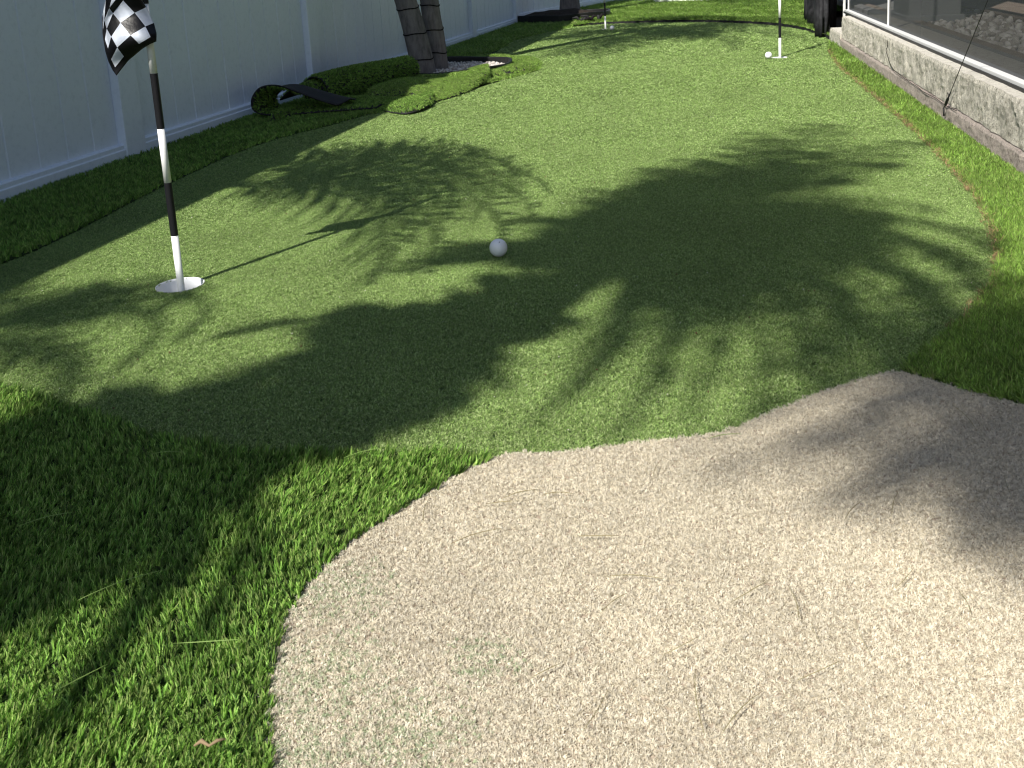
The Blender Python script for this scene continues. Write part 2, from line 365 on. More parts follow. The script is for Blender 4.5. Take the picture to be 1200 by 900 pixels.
# ------------------------------------------------------------------ outlines of the yard (metres)
sand_edge = smooth(GL([(308,960),(313,900),(317,800),(330,745),(352,702),(397,655),(432,625),(482,594),(532,563),(574,543),(600,535),(640,534),(680,531),(740,523),(800,517),(850,509),(900,489),(950,468),(1000,451),(1030,442),(1055,439),(1080,445),(1110,454),(1140,463),(1170,471),(1200,478),(1290,500),(1420,530)]), 3)
fr_left = smooth(GL([(-260,400),(-120,430),(0,458),(50,473),(100,488),(160,509),(220,524),(300,535),(380,537),(430,539),(480,534),(530,534),(574,543)]), 3)
fr_right = smooth([tuple(G(972,60)[:2])]+GL([(985,80),(1005,96),(1040,126),(1080,162),(1110,192),(1140,228),(1163,268),(1170,300),(1164,332),(1150,356),(1122,386),(1085,414),(1055,439)]), 3)
strip_edge = smooth([(-1.75,1.2),(-1.52,1.9)]+GL([(0,312),(60,287),(120,257),(200,216),(300,172),(380,150),(430,136)]), 3)
ring_c = (-.42, 6.35)
back_edge = smooth(GL([(560,66),(590,57),(598,51),(612,46),(640,39),(672,33),(700,30),(750,28),(800,27),(860,28),(910,31),(945,37),(972,47)]), 3)
W0 = Vector((1.454, 2.739, 0)); DW = Vector((.195, 1, 0)).normalized(); NW = Vector((DW.y, -DW.x, 0))
def WP(s, off=0, z=0): return W0+DW*s+NW*off+Vector((0,0,z))
F0 = Vector((-1.673, 3.15, 0)); DF = Vector((.24, 1, 0)).normalized(); NF = Vector((DF.y, -DF.x, 0))
def FP(s, off=0, z=0): return F0+DF*s+NF*off+Vector((0,0,z))
F_BEND = 7.72; FC = Vector((1.52, 13.75, 0))

CUPS = [(-.775, 2.172), (1.676, 6.065), (.936, 9.20)]
def circ(c, r, n=28): return [(c[0]+r*cos(2*pi*k/n), c[1]+r*sin(2*pi*k/n)) for k in range(n)]
holes = [circ(c, .0545) for c in CUPS]

# ground, sheets
tag(sheet('ground', [(-300,-300),(300,-300),(300,300),(-300,300)], -.022, M_SOIL, holes), kind='structure')
far = [FP(-9, .02), FP(F_BEND, .02), FC]
green_poly = [(-1.9,.3),(-1.7,2.0)]+[tuple(FP(s, .05)[:2]) for s in (0, 2, 4, 7.5)]+[(.6,11.2),(2.6,10.4),(2.55,7.6)]+[tuple(WP(s, .03)[:2]) for s in (4, 2, 0, -2.6)]
tag(sheet('putting_green', green_poly, 0, M_GBASE, holes), kind='structure')
gp_pile = strip_edge + [(-.50,5.0),(-.22,5.3),(.0,5.75),(.19,6.1),(.22,6.5),(.10,6.9),(-.1,7.3)] + back_edge[3:] + fr_right + [p for p in sand_edge[::-1] if p[0] < fr_right[-1][0]-.004 and p[0] > fr_left[-1][0]+.004] + fr_left[::-1]
def dens_short(d):
    k = max(1., d/2.5); return 150000/k**2, k*.9
nap = flat_pile('putting_green_nap', gp_pile, dens_short, T_GREEN, 8, .0, .25, holes=[circ(c, .056) for c in CUPS], hgrow=.45)
tag(nap, 'short dense green nylon nap covering the whole putting green between fence and concrete wall', 'putting turf', kind='stuff')

# sand-coloured turf
sand_poly = sand_edge + [(1.2,-.8),(-.4,-.8),(-.28,.5)]
tag(sheet('sand_turf', sand_poly, .004, M_SBASE), kind='structure')
sp = sand_edge + [(1.15,.2),(.2,.2),(-.24,.5)]
sn = flat_pile('sand_turf_pile', sp, lambda d: (170000, 1.), T_SAND, 8, .004, .3, hvar=.2)
tag(sn, 'beige sand coloured short turf pile of the mock bunker in the foreground', 'bunker turf', kind='stuff')

# near-left long turf
nl_poly = fr_left + [p for p in sand_edge[::-1] if p[0] < fr_left[-1][0]] + [(-.30,.30),(-1.5,.30),(-1.9,1.0)]
tag(sheet('fringe_turf_base', nl_poly, .004, M_LBASE), kind='structure')
def hf(x, y): return .85+.22*np.sin(x*23+y*11)*np.sin(y*19-x*7)+.10*np.sin(x*61)*np.sin(y*57)
lp = flat_pile('long_turf_pile', nl_poly, lambda d: (34000/max(1, d/1.6)**2, .95*max(1, d/1.6)), T_LONG, 10, .004, .40, radians(48), .42, .25, hfun=hf)
tag(lp, 'lush long bright green turf filling the lower left corner beside the sand turf', 'artificial grass', kind='stuff')

# strip along the fence
st_poly = strip_edge + [tuple(FP(s, .0)[:2]) for s in (1.75, 0, -2.2)]
tag(sheet('fence_strip_base', st_poly, .006, M_LBASE), kind='structure')
o = flat_pile('fence_strip_pile', st_poly, lambda d: (14000/max(1, d/3)**2, 1.3*max(1, d/3)), T_LONG, 10, .006, .35, radians(75), .6, hgrow=.1)
tag(o, 'strip of long green turf between the near white fence panels and the putting green', 'artificial grass', kind='stuff')
# turf beyond the rolls, by the fence, round the planter
bl_poly = [tuple(FP(s, 0)[:2]) for s in (1.75, 4, F_BEND)] + [(.55,11.3),(.75,10.35)] + back_edge[:18][::-1] + [(.10,6.95),(.22,6.5),(.19,6.1),(.0,5.75),(-.22,5.45),(-.50,5.2),(-.62,4.66)]
ring_hole = [(ring_c[0]+.46*cos(t), ring_c[1]+.46*sin(t)) for t in np.linspace(0, 2*pi, 28, endpoint=False)]
tag(sheet('back_fringe_base', bl_poly, .006, M_LBASE, [ring_hole]), kind='structure')
o = flat_pile('back_fringe_pile', bl_poly, lambda d: (9000/max(1, d/5)**2, 2.0*max(1, d/5)), T_NAT, 8, .006, .35, radians(60), .8, holes=[ring_hole], hgrow=.1)
tag(o, 'long turf round the palm planter and along the far left fence panels', 'artificial grass', kind='stuff')
# right fringe
rf_poly = fr_right + [p for p in sand_edge if p[0] > fr_right[-1][0]] + [tuple(WP(s, -.005)[:2]) for s in (-2.4, -1, 0, 1, 2, 3, 3.65)] + [tuple(WP(4.15, -.01)[:2])]
tag(sheet('right_fringe_base', rf_poly, .005, M_LBASE), kind='structure')
o = flat_pile('right_fringe_pile', rf_poly, lambda d: (30000/max(1, d/2.4)**2, 1.15*max(1, d/2.4)), T_NAT, 8, .005, .5, radians(120), .7, hgrow=.1)
tag(o, 'bright green longer grass strip between the putting green and the concrete wall', 'artificial grass', kind='stuff')
# far lawn
lawn_poly = back_edge[15:] + [tuple(WP(s, .02)[:2]) for s in (4.3, 6.6)] + [(6.5,11),(8,24),(1.8,24),tuple(FC[:2]),tuple(FP(F_BEND,0)[:2]),(.75,10.35)]
lw = sheet('far_lawn', lawn_poly, .03, M_LBASE); tag(lw, kind='structure')
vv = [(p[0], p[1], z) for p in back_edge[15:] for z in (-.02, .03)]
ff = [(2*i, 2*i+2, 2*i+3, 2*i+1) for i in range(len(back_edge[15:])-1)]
tag(link('lawn_step', mesh('lawn_step', vv, ff, M_BLACK)), kind='structure')  # black colour paints in the dark shadow line under the lawn edge
o = flat_pile('far_lawn_pile', lawn_poly, lambda d: (9000/max(1, d/5)**2, 2.0*max(1, d/5)), T_NAT, 8, .03, .35, radians(60), .8, hgrow=.1)
tag(o, 'sunlit lawn behind the curved far edge of the putting green', 'grass', kind='stuff')

# brown thatch line
sm = fr_right[:]; pts = []; rr = []
cut = [p for p in sm if p[1] > 1.6]
for (ax, ay), (bx, by) in zip(cut[:-1], cut[1:]):
    ln = hypot(bx-ax, by-ay); n = rng.poisson(ln*(330 if .5*(ay+by) > 2.6 else 170))
    t = rng.uniform(0, 1, n); off = rng.normal(0, .005, n)
    pts.append(np.stack([ax+t*(bx-ax)+off, ay+t*(by-ay)+rng.normal(0, .006, n), np.full(n, .006)], 1))
pts = np.concatenate(pts); n = len(pts)
o = pile('thatch_seam', pts, np.stack([np.zeros(n), np.abs(rng.normal(.4, .3, n)), rng.uniform(0, 6.28, n)], 1), np.full((n, 3), .9)*rng.uniform(.7, 1.5, (n, 1)), rng.integers(0, 6, n), T_THATCH)
tag(o, 'line of orange brown thatch where the green meets the right grass strip', 'thatch', kind='stuff')

# ------------------------------------------------------------------ cups, flagsticks, balls
def make_cup(loc, label):
    t = empty('golf_cup', (loc[0], loc[1], 0)); tag(t, label, 'golf hole', 'cups sunk in the putting green')
    v, f = lathe([(.0540,.0035),(.0525,.0035),(.0520,-.001),(.0505,-.10)], 40); link('liner', mesh('liner', v, [q for q in f], M_CUP, True), t)
    v, f = lathe([(.0505,-.10),(.014,-.097),(.0,-.097)], 40); link('cup_base', mesh('cup_base', v, f, M_CUP, True), t)
    return t
make_cup(CUPS[0], 'white lined golf cup at the foot of the near chequered flagstick')
make_cup(CUPS[1], 'white rimmed golf cup under the flagstick at the upper right')
make_cup(CUPS[2], 'far golf cup under the flagstick beside the second palm')

def make_stick(loc, label, flagf=True):
    t = empty('flagstick', (loc[0], loc[1], 0)); tag(t, label, 'flagstick', 'flagsticks standing in the putting cups')
    zs = [-.095, .124, .246, .368, .490, .640, .762, .90]
    for i in range(7):
        white = i % 2 == 0; r = .0080 if white else .00835
        v, f = lathe([(0, zs[i]), (r, zs[i]), (r, zs[i+1]), (0, zs[i+1])], 20)
        link('white_section' if white else 'black_section', mesh('section', v, f, M_WHITE if white else M_BLK, False), t)
        for p in t.children[-1].data.polygons: p.use_smooth = len(p.vertices) == 4
    v, f = lathe([(0,.9),(.012,.902),(.013,.912),(.008,.922),(0,.924)], 20); link('knob', mesh('knob', v, f, M_BLK, True), t)
    return t
s0 = make_stick((-.768, 2.158), 'tall black and white striped flagstick holding a chequered flag by the left fence')
s1 = make_stick((1.681, 6.072), 'black and white striped flagstick standing near the concrete wall at upper right')
s2 = make_stick((.934, 9.21), 'most distant striped flagstick, standing in front of the far palm')

# chequered flag, draped: rows of cloth nodes
rows_i = [-4, -3, -2, -1, 0, 1, 2, 3, 3.6]; cols_j = [-1, 0, 1, 2, 3, 3.4]
tab = [[(520,-200),(500,-190),(480,-175),(465,-155),(455,-135),(452,-128)],
       [(520,-150),(478,-145),(445,-115),(418,-85),(405,-62),(402,-55)],
       [(520,-95),(450,-90),(405,-45),(385,-10),(372,20),(370,30)],
       [(500,-70),(405,-45),(383,30),(368,70),(363,100),(362,112)],
       [(472,-40),(432,0),(397,46),(376,102),(370,138),(365,145)],
       [(515,25),(474,45),(424,80),(391,130),(381,170),(371,180)],
       [(541,82),(512,94),(460,125),(412,167),(391,208),(381,214)],
       [(550,118),(530,130),(490,153),(435,198),(405,236),(396,246)],
       [(549,146),(528,154),(500,171),(452,212),(416,258),(410,266)]]
tab[3] = [(505,-68),(440,-45),(383,30),(367,72),(363,105),(361,115)]
tab[2] = [(525,-120),(470,-105),(405,-50),(372,0),(362,50),(360,62)]
def interp(u, v):
    a = np.array(tab, float); ii = np.interp(u, rows_i, range(len(rows_i))); jj = np.interp(v, cols_j, range(len(cols_j)))
    i0 = int(min(ii, len(rows_i)-2)); j0 = int(min(jj, len(cols_j)-2)); fi = ii-i0; fj = jj-j0
    return (a[i0][j0]*(1-fi)*(1-fj)+a[i0+1][j0]*fi*(1-fj)+a[i0][j0+1]*(1-fi)*fj+a[i0+1][j0+1]*fi*fj)/3.
def make_flag():
    nu, nv = 46, 31; us = np.linspace(-4, 3.6, nu); vs_ = np.linspace(-1, 3.4, nv); V, F, UV = [], [], []
    # keep check borders sharp: snap samples to whole numbers
    for u in us:
        for v in vs_:
            p = interp(u, v); dep = 2.143-.016*sin((v+1)/4.4*pi)*(.6+.4*sin(u*.8))+.010*sin(u*1.5+v*1.1)
            q = AY(p[0], p[1], dep); V.append(q-Vector((-.768, 2.158, 0))); UV.append((u, v))
    for i in range(nu-1):
        for j in range(nv-1): F.append((i*nv+j, (i+1)*nv+j, (i+1)*nv+j+1, i*nv+j+1))
    me = mesh('flag', V, F, M_FLAG, True); uvl = me.uv_layers.new(name='UVMap')
    for l in me.loops: uvl.data[l.index].uv = UV[l.vertex_index]
    o = link('flag', me); md = o.modifiers.new('cloth', 'SOLIDIFY'); md.thickness = .0008
    return o
fl = make_flag(); fl.location = (-.768, 2.158, 0)
tag(fl, 'black and white chequered silk flag drooping from the near flagstick', 'flag', 'flags on the flagsticks')
v, f = lathe([(.0085,.56),(.0100,.562),(.0100,.585),(.0085,.587)], 16); o = link('lower_tab', mesh('lower_tab', v, f, M_BLK, True), fl)
v, f = lathe([(.0085,.72),(.0105,.722),(.0105,.885),(.0085,.887)], 16); o = link('sleeve', mesh('sleeve', v, f, M_FLAG if False else M_BLK, True), fl)
for k, (lx, ly, rz, lab) in enumerate(((1.681, 6.072, .7, 'chequered flag high on the upper right flagstick'), (.934, 9.21, .9, 'chequered flag high on the most distant flagstick'))):
    c = fl.copy(); col.objects.link(c); c.location = (lx, ly, 0); c.rotation_euler = (0, 0, rz); c['label'] = lab
    for ch in list(fl.children): d = ch.copy(); col.objects.link(d); d.parent = c

bm = bmesh.new(); bmesh.ops.create_icosphere(bm, subdivisions=4, radius=.02135); ballme = bm_mesh('golf_ball', bm, M_BALL, True)
for i, (x, y, lab, z) in enumerate(((-.044, 2.246, 'golf ball lying at the edge of the big palm shadow mid green', .004), (1.597, 6.02, 'golf ball resting beside the upper right flagstick', .005), (.972, 9.0, 'most distant golf ball, beside the far cup', .006))):
    o = link('golf_ball', ballme, None, (x, y, .02135+z)); tag(o, lab, 'golf ball', 'golf balls on the putting green')
    if i == 0:
        ball0 = o
        pts_ = []
        for t in np.linspace(0, 1, 7):
            d = Vector((.16+.22*t-.1, -.62, .72+.10*sin(t*3))).normalized(); pts_.append(d*.0215)
        pts_ = [Vector((.12+.10*t, -.60+.10*t, .78-.02*sin(3*t))).normalized()*.02145 for t in np.linspace(-.3, 1.1, 7)]
        v, f = tube(pts_, [.0003,.0007,.0011,.0012,.0010,.0006,.0002], 6); link('printed_mark', mesh('printed_mark', v, f, M_INK), o)

# ------------------------------------------------------------------ white vinyl fence
fence = empty('vinyl_fence', FP(0)); fence.rotation_euler = (0, 0, atan2(DF.y, DF.x)); tag(fence, 'long white vinyl privacy fence with square posts along the left side', 'fence')
# local x = along the fence, local y = away from the yard (left), z up; yard face at y=0
FH = 1.80
post_me = bm_mesh('post', box_bm(-.064,.064,-.022,.105,-.02,FH+.04,.004), M_VINYL)
cap_bm = bmesh.new(); bmesh.ops.create_cone(cap_bm, segments=4, radius1=.105, radius2=.0, depth=.05, cap_ends=True)
for v in cap_bm.verts: v.co = Matrix.Rotation(pi/4, 3, 'Z') @ v.co
cap_me = bm_mesh('post_cap', cap_bm, M_VINYL)
pitch = .152
bd = bmesh.new()
prof = [(0,.0),(.0035,-.0),(.010,0),(pitch-.010,0),(pitch-.0035,0)]
def board_mesh(wd):
    # tongue-and-groove board: flat face, V-shaped recesses at both edges
    pr = [(0,.018),(0,.0055),(.0045,.0),(wd-.0045,.0),(wd,.0055),(wd,.018)]
    vs = [(x, y, z) for z in (.10, FH-.10) for x, y in pr]; n = len(pr)
    fs = [(i, (i+1) % n, n+(i+1) % n, n+i) for i in range(n)]+[tuple(range(n))[::-1], tuple(range(n, 2*n))]
    return mesh('board', vs, fs, M_VINYL)
def rail_mesh(ln, top=False):
    # bottom rail: two small steps on the yard side
    z0, z1 = (-.01, .145) if not top else (FH-.12, FH)
    zb = .070 if not top else z1
    if not top: pr = [(.045,-.02),(-.016,-.02),(-.016,.046),(-.010,.050),(-.010,.064),(-.002,.069),(.045,.069)]
    else: pr = [(.045,z0),(-.012,z0),(-.012,z1),(.045,z1)]
    n = len(pr); vs = [(x, y, z) for x in (0, ln) for y, z in pr]
    fs = [(i, (i+1) % n, n+(i+1) % n, n+i) for i in range(n)]+[tuple(range(n))[::-1], tuple(range(n, 2*n))]
    return mesh('rail', vs, fs, M_VINYL)
posts = [-9.84+1.76*k for k in range(6)] + [.742, 2.51, 4.22, 5.95, F_BEND]
for i, s in enumerate(posts):
    p = link('post', post_me, fence, (s, 0, 0)); c = link('post_cap', cap_me, p, (0, .0415, FH+.062))
for a, b in zip(posts[:-1], posts[1:]):
    ln = b-a-.128; wd = ln/round(ln/pitch)
    if b < 0.5:
        me = board_mesh(ln); o = link('panel', me, fence, (a+.064, .02, 0))
    else:
        me = board_mesh(wd)
        for k in range(round(ln/pitch)):
            o = link('board', me, fence, (a+.064+k*wd, .012+rng.uniform(-.0008, .0008), -.035))
    link('bottom_rail', rail_mesh(ln), fence, (a+.064, .0, 0)); link('top_rail', rail_mesh(ln, True), fence, (a+.064, .0, 0))
# far stretch after the bend
fb = FP(F_BEND); d2 = (FC-fb); L2 = d2.length
f2 = empty('vinyl_fence', fb); f2.rotation_euler = (0, 0, atan2(d2.y, d2.x)); tag(f2, 'far stretch of white fence behind the second palm, turning right', 'fence')
pp = [0, L2/2, L2]
for s in pp[1:]:
    p = link('post', post_me, f2, (s, 0, 0)); link('post_cap', cap_me, p, (0, .0415, FH+.062))
for a, b in zip(pp[:-1], pp[1:]):
    ln = b-a-.128; k_ = round(ln/pitch); wd = ln/k_; me = board_mesh(wd)
    for k in range(k_): link('board', me, f2, (a+.064+k*wd, .012, -.035))
    link('bottom_rail', rail_mesh(ln), f2, (a+.064, 0, .04)); link('top_rail', rail_mesh(ln, True), f2, (a+.064, 0, 0))
# cross fence at the back and the sunlit white wall
bk1 = G(765, 4); d3 = bk1-FC
f3 = empty('vinyl_fence', FC); f3.rotation_euler = (0, 0, atan2(d3.y, d3.x)); tag(f3, 'short shaded cross fence closing the yard at the far end', 'fence')
ln = d3.length-.07; k_ = round(ln/pitch); me = board_mesh(ln/k_)
for k in range(k_): link('board', me, f3, (.065+k*ln/k_, .012, -.02))
link('bottom_rail', rail_mesh(ln), f3, (.065, 0, .03)); link('top_rail', rail_mesh(ln, True), f3, (.065, 0, 0))
_a = G(766, 6.5); _b = G(836, 4.5)
bw = empty('white_wall', _a); tag(bw, 'sunlit low white wall at the very top edge of the lawn', 'wall')
link('wall_face', bm_mesh('wall_face', box_bm(0, (_b-_a).length, 0, .16, -.02, .9, .005), M_WALLW), bw); link('coping', bm_mesh('coping', box_bm(-.02, (_b-_a).length+.02, -.02, .18, .9, .95, .005), M_WALLW), bw)
bw.rotation_euler = (0, 0, atan2(_b.y-_a.y, _b.x-_a.x))

# ------------------------------------------------------------------ concrete wall and screen enclosure on the right
AW = atan2(DW.y, DW.x)
wall = empty('concrete_wall', W0); wall.rotation_euler = (0, 0, AW); tag(wall, 'low rough weathered concrete stem wall along the right edge', 'wall')
# local x along the wall, local y left = towards the yard
def rough_block(name, x0, x1, y0, y1, z0, z1, m, amp=.004, n=90, topm=None):
    """block with an uneven, chipped face towards the yard (y1)"""
    nz = 10; vs, fs = [], []
    from mathutils import noise as mn
    for i in range(n+1):
        x = x0+(x1-x0)*i/n
        for k in range(nz+1):
            z = z0+(z1-z0)*k/nz; d = mn.noise(Vector((x*14, z*14, 3)))*amp + mn.noise(Vector((x*50, z*50, 9)))*amp*.5
            zz = z + (mn.noise(Vector((x*9, 7, 1)))*amp*.35 if k == nz else 0)
            vs.append((x, y1+d-(.005 if k == nz else 0), zz))
        vs.append((x, y0, z1)); vs.append((x, y0, z0))
    s = nz+3
    for i in range(n):
        for k in range(s): fs.append((i*s+k, i*s+(k+1) % s, (i+1)*s+(k+1) % s, (i+1)*s+k))
    fs.append(tuple(range(s))[::-1]); fs.append(tuple(n*s+k for k in range(s)))
    me = mesh(name, vs, [q[::-1] for q in fs], m)
    if topm:
        me.materials.append(topm)
        for p in me.polygons:
            if abs(p.normal.z) > .7 and p.center.z > z1-.03: p.material_index = 1
    return me
link('upper_block', rough_block('upper_block', -3.2, 3.68, -.26, .002, .074, .213, M_CONC, .008, 420, M_CTOP), wall)
link('footing', rough_block('footing', -3.2, 3.70, -.26, .010, -.03, .070, M_FOOT, .005, 260), wall)
link('end_block', rough_block('end_block', 3.70, 4.22, -.26, .010, -.03, .098, M_CONC, .006, 40, M_CTOP), wall)
# crack that runs down the face and along the joint
ck = [(2.10,.006,.20),(2.08,.006,.175),(2.11,.008,.15),(2.06,.008,.125),(2.0,.009,.10),(1.9,.011,.082)]
ck2 = [(1.9,.011,.082),(1.7,.012,.076),(1.5,.012,.071),(1.38,.012,.073),(1.25,.013,.068),(1.05,.013,.074),(.88,.013,.070),(.72,.012,.075)]
v, f = tube(smooth(ck+ck2[1:], 3), .0014, 6); link('crack', mesh('crack', v, f, M_SCAR), wall)

scr = empty('screen_enclosure', WP(0, 0, 0)); scr.rotation_euler = (0, 0, AW); tag(scr, 'dark insect screen wall in white aluminium frame on top of the concrete wall', 'screen')
link('bottom_rail', bm_mesh('rail', box_bm(-3.2, 3.96, -.105, -.050, .211, .236, .002), M_ALU), scr)
link('spline_channel', bm_mesh('channel', box_bm(-3.2, 3.96, -.0495, -.044, .213, .224, 0), M_EDGE), scr)
for s in (-2.3, .1-.9, 2.535, 3.95, 4.17):
    link('upright', bm_mesh('upright', box_bm(s-.004, s+.004, -.086, -.070, .236 if s < 3.9 else .02, 2.4, .001), M_ALU), scr)
link('top_rail', bm_mesh('top_rail', box_bm(-3.2, 5.3, -.10, -.052, 2.4, 2.45, .002), M_ALU), scr)
link('upright', bm_mesh('upright', box_bm(6.2, 6.214, -.10, -.052, .02, 2.4, .002), M_ALU), scr)
for a, b in ((-3.2, -2.305), (-2.295, -.805), (-.795, 2.530), (2.540, 3.945)):
    link('mesh_panel', mesh('mesh_panel', [(a,-.078,.236),(b,-.078,.236),(b,-.078,2.4),(a,-.078,2.4)], [(0,1,2,3)], M_SCREEN), scr)
# cable with turnbuckle
cb = empty('guy_cable', WP(.87, -.02, .06)); cb.rotation_euler = (0, 0, AW); tag(cb, 'thin black steel cable with turnbuckle anchored at the concrete wall base', 'cable')
dirc = Vector((-.435, -.02, .412)).normalized()
v, f = tube([dirc*.10, dirc*.6, dirc*1.4, dirc*3.2], .0016, 6); link('wire', mesh('wire', v, f, M_EDGE, True), cb)
v, f = tube([dirc*.01, dirc*.02, dirc*.03, dirc*.06, dirc*.07, dirc*.10], [.003,.003,.0055,.0055,.003,.0025], 8); link('turnbuckle', mesh('turnbuckle', v, f, M_EDGE, True), cb)
v, f = tube([(0,.0,-.028),(0,0,-.008),(.005,0,0),(0,0,.008),(-.006,0,.0),(0,0,-.01)], .003, 6); link('eye_bolt', mesh('eye_bolt', v, f, M_EDGE, True), cb)
lp_ = [dirc*.07+Vector((.012*cos(t)+.010, 0, .017*sin(t))) for t in np.linspace(0, 2*pi, 12)]
v, f = tube(lp_, .0012, 5); link('wire_loop', mesh('wire_loop', v, f, M_EDGE, True), cb)

# patio behind the screen
pt = [tuple(WP(s, o_)[:2]) for s, o_ in ((-3, .262), (9, .262), (9, 7), (-3, 7))]
tag(sheet('patio_floor', pt, .150, M_SLAB), kind='structure')
pav = empty('patio_paving', WP(0, 0, .15)); pav.rotation_euler = (0, 0, AW); tag(pav, 'brown paving planks seen through the screen beside the white stones', 'paving')
def plank(x0, x1, y0, y1):
    return bm_mesh('paver', box_bm(x0, x1, y0, y1, .002, .03+rng.uniform(0, .003), .003), M_PAVER)
for k in range(26):
    s = -1.4+k*.30
    link('paver', plank(s+.003, s+.297, -.435, -.355), pav)
for k in range(20):
    s = -1.4+k*.42
    for r_ in range(4): link('paver', plank(s+.003, s+.417, -1.24-r_*.3, -.946-r_*.3), pav)
kb = empty('patio_curb', WP(0, 0, .15)); kb.rotation_euler = (0, 0, AW); tag(kb, 'dark grey curb strip directly behind the white screen rail', 'curb')
link('curb_strip', bm_mesh('curb_strip', box_bm(-3, 8, -.345, -.262, .0, .045, .004), M_SLAB), kb)
def pebble_set(name, m, n=6):
    c = bpy.data.collections.new(name)
    for i in range(n):
        b = bmesh.new(); bmesh.ops.create_icosphere(b, subdivisions=2, radius=1)
        sx_, sy_, sz_ = rng.uniform(.8, 1.2), rng.uniform(.6, 1), rng.uniform(.45, .7)
        for v in b.verts: v.co = Vector((v.co.x*sx_, v.co.y*sy_, v.co.z*sz_))*(1+.12*sin(v.co.x*4+i)*cos(v.co.y*3+i))
        c.objects.link(bpy.data.objects.new('pebble', bm_mesh('pebble', b, m, True)))
    return c
T_PEB = pebble_set('stones', M_PEB)
def pebbles(name, P, r, parent=None):
    n = len(P); sc = rng.uniform(.7, 1.3, (n, 1))*r*np.ones((n, 3))
    return pile(name, P, rng.uniform(0, 6.28, (n, 3)), sc, rng.integers(0, 6, n), T_PEB, parent)
n = 1500; ss = rng.uniform(-1.4, 4.4, n); oo = rng.uniform(.44, .93, n); P = np.array([WP(a, b, .155)[:] for a, b in zip(ss, oo)]); P[:, 2] += rng.uniform(-.004, .012, n)
o = pebbles('white_stones', P, .023); tag(o, 'bed of white river stones on the patio behind the screen', 'stones', kind='stuff')
pr = empty('stucco_pier', WP(3.75, .36, .15)); pr.rotation_euler = (0, 0, AW); tag(pr, 'pale grey pier standing behind the screen', 'pier')
link('shaft', bm_mesh('shaft', box_bm(-.28, .22, -.3, 0, 0, 2.3, .01), M_HOUSE), pr); link('base_trim', bm_mesh('base_trim', box_bm(-.30, .24, -.32, .02, 0, .06, .006), M_HOUSE), pr)
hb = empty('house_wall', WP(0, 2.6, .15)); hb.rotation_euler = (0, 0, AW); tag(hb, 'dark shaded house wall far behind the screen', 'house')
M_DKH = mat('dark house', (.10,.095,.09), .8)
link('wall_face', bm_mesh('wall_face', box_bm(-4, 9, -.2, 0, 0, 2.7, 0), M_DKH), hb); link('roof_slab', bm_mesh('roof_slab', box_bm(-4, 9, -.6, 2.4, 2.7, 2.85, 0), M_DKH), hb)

# black cloth hung at the end of the wall
cl = empty('shade_cloth', WP(4.1, 0, 0)); tag(cl, 'black cloth hanging in folds past the end of the concrete wall', 'cloth')
A = G(969, 45); B = G(944, 27); C0 = G(974.5, 36)
path = smooth([tuple(C0[:2]), (A.x+.03, A.y+.25), tuple(A[:2]), tuple((A*.6+B*.4)[:2]), tuple((A*.25+B*.75)[:2]), tuple(B[:2])], 12)
vs, fs = [], []; nz = 14; mpt = len(path)
for i, (x, y) in enumerate(path):
    dx = path[min(i+1, mpt-1)][0]-path[max(i-1, 0)][0]; dy = path[min(i+1, mpt-1)][1]-path[max(i-1, 0)][1]; l_ = hypot(dx, dy)
    nx, ny = -dy/l_, dx/l_
    for k in range(nz+1):
        t = k/nz; fo = (.035*sin(i*.62)+.02*sin(i*1.37+1))*(1-.35*t)+.01*sin(i*.3+t*4)
        vs.append((x+nx*fo-cl.location.x, y+ny*fo-cl.location.y, .012+.01*sin(i*.7)+t*2.1))
for i in range(mpt-1):
    for k in range(nz): a_ = i*(nz+1)+k; fs.append((a_, a_+nz+1, a_+nz+2, a_+1))
o = link('drape', mesh('drape', vs, fs, M_CLOTH, True), cl); o.modifiers.new('t', 'SOLIDIFY').thickness = .003
v, f = tube([Vector((B.x, B.y+.01, 0))-cl.location, Vector((B.x, B.y+.01, 2.1))-cl.location], .007, 8); link('edge_pole', mesh('edge_pole', v, f, M_ALU, True), cl)

# ------------------------------------------------------------------ palms
def frond_mesh(name, root, ctrl, tip, nl=34, ll=.36, lw=.022, fold=.5):
    """feather frond from root through ctrl to tip with paired leaflets; returns leaflets and rachis geometry"""
    root, ctrl, tip = Vector(root), Vector(ctrl), Vector(tip); path = []
    for i in range(15): t = i/14; path.append(root*(1-t)**2+ctrl*2*t*(1-t)+tip*t*t)
    rv, rf_ = tube(path, [.014*(1-.85*i/14) for i in range(15)], 6)
    vs, fs = [], []
    for i in range(nl):
        t = .16+.84*(i+.5)/nl; p = root*(1-t)**2+ctrl*2*t*(1-t)+tip*t*t
        d = ((ctrl-root)*(1-t)+(tip-ctrl)*t).normalized(); side = d.cross(Vector((0,0,1))).normalized(); up = side.cross(d)
        ln = ll*(math.sin(pi*min(1, .18+t*.80))**.6)*random.uniform(.85, 1.1)
        for sg in (-1, 1):
            q = (side*sg*random.uniform(.8, 1)+d*(.35+.6*t)+up*random.uniform(-.05, fold)).normalized(); s0 = len(vs)
            wv = (d*(1)-q*d.dot(q)).normalized()
            for k in range(4):
                u = k/3; ww = lw*(.55, 1, .8, .08)[k]*.5; c = p+q*ln*u-Vector((0,0,1))*ln*.30*u*u
                vs += [c-wv*ww, c+wv*ww]
            for k in range(3): b_ = s0+2*k; fs.append((b_, b_+1, b_+3, b_+2))
    return vs, fs, rv, rf_
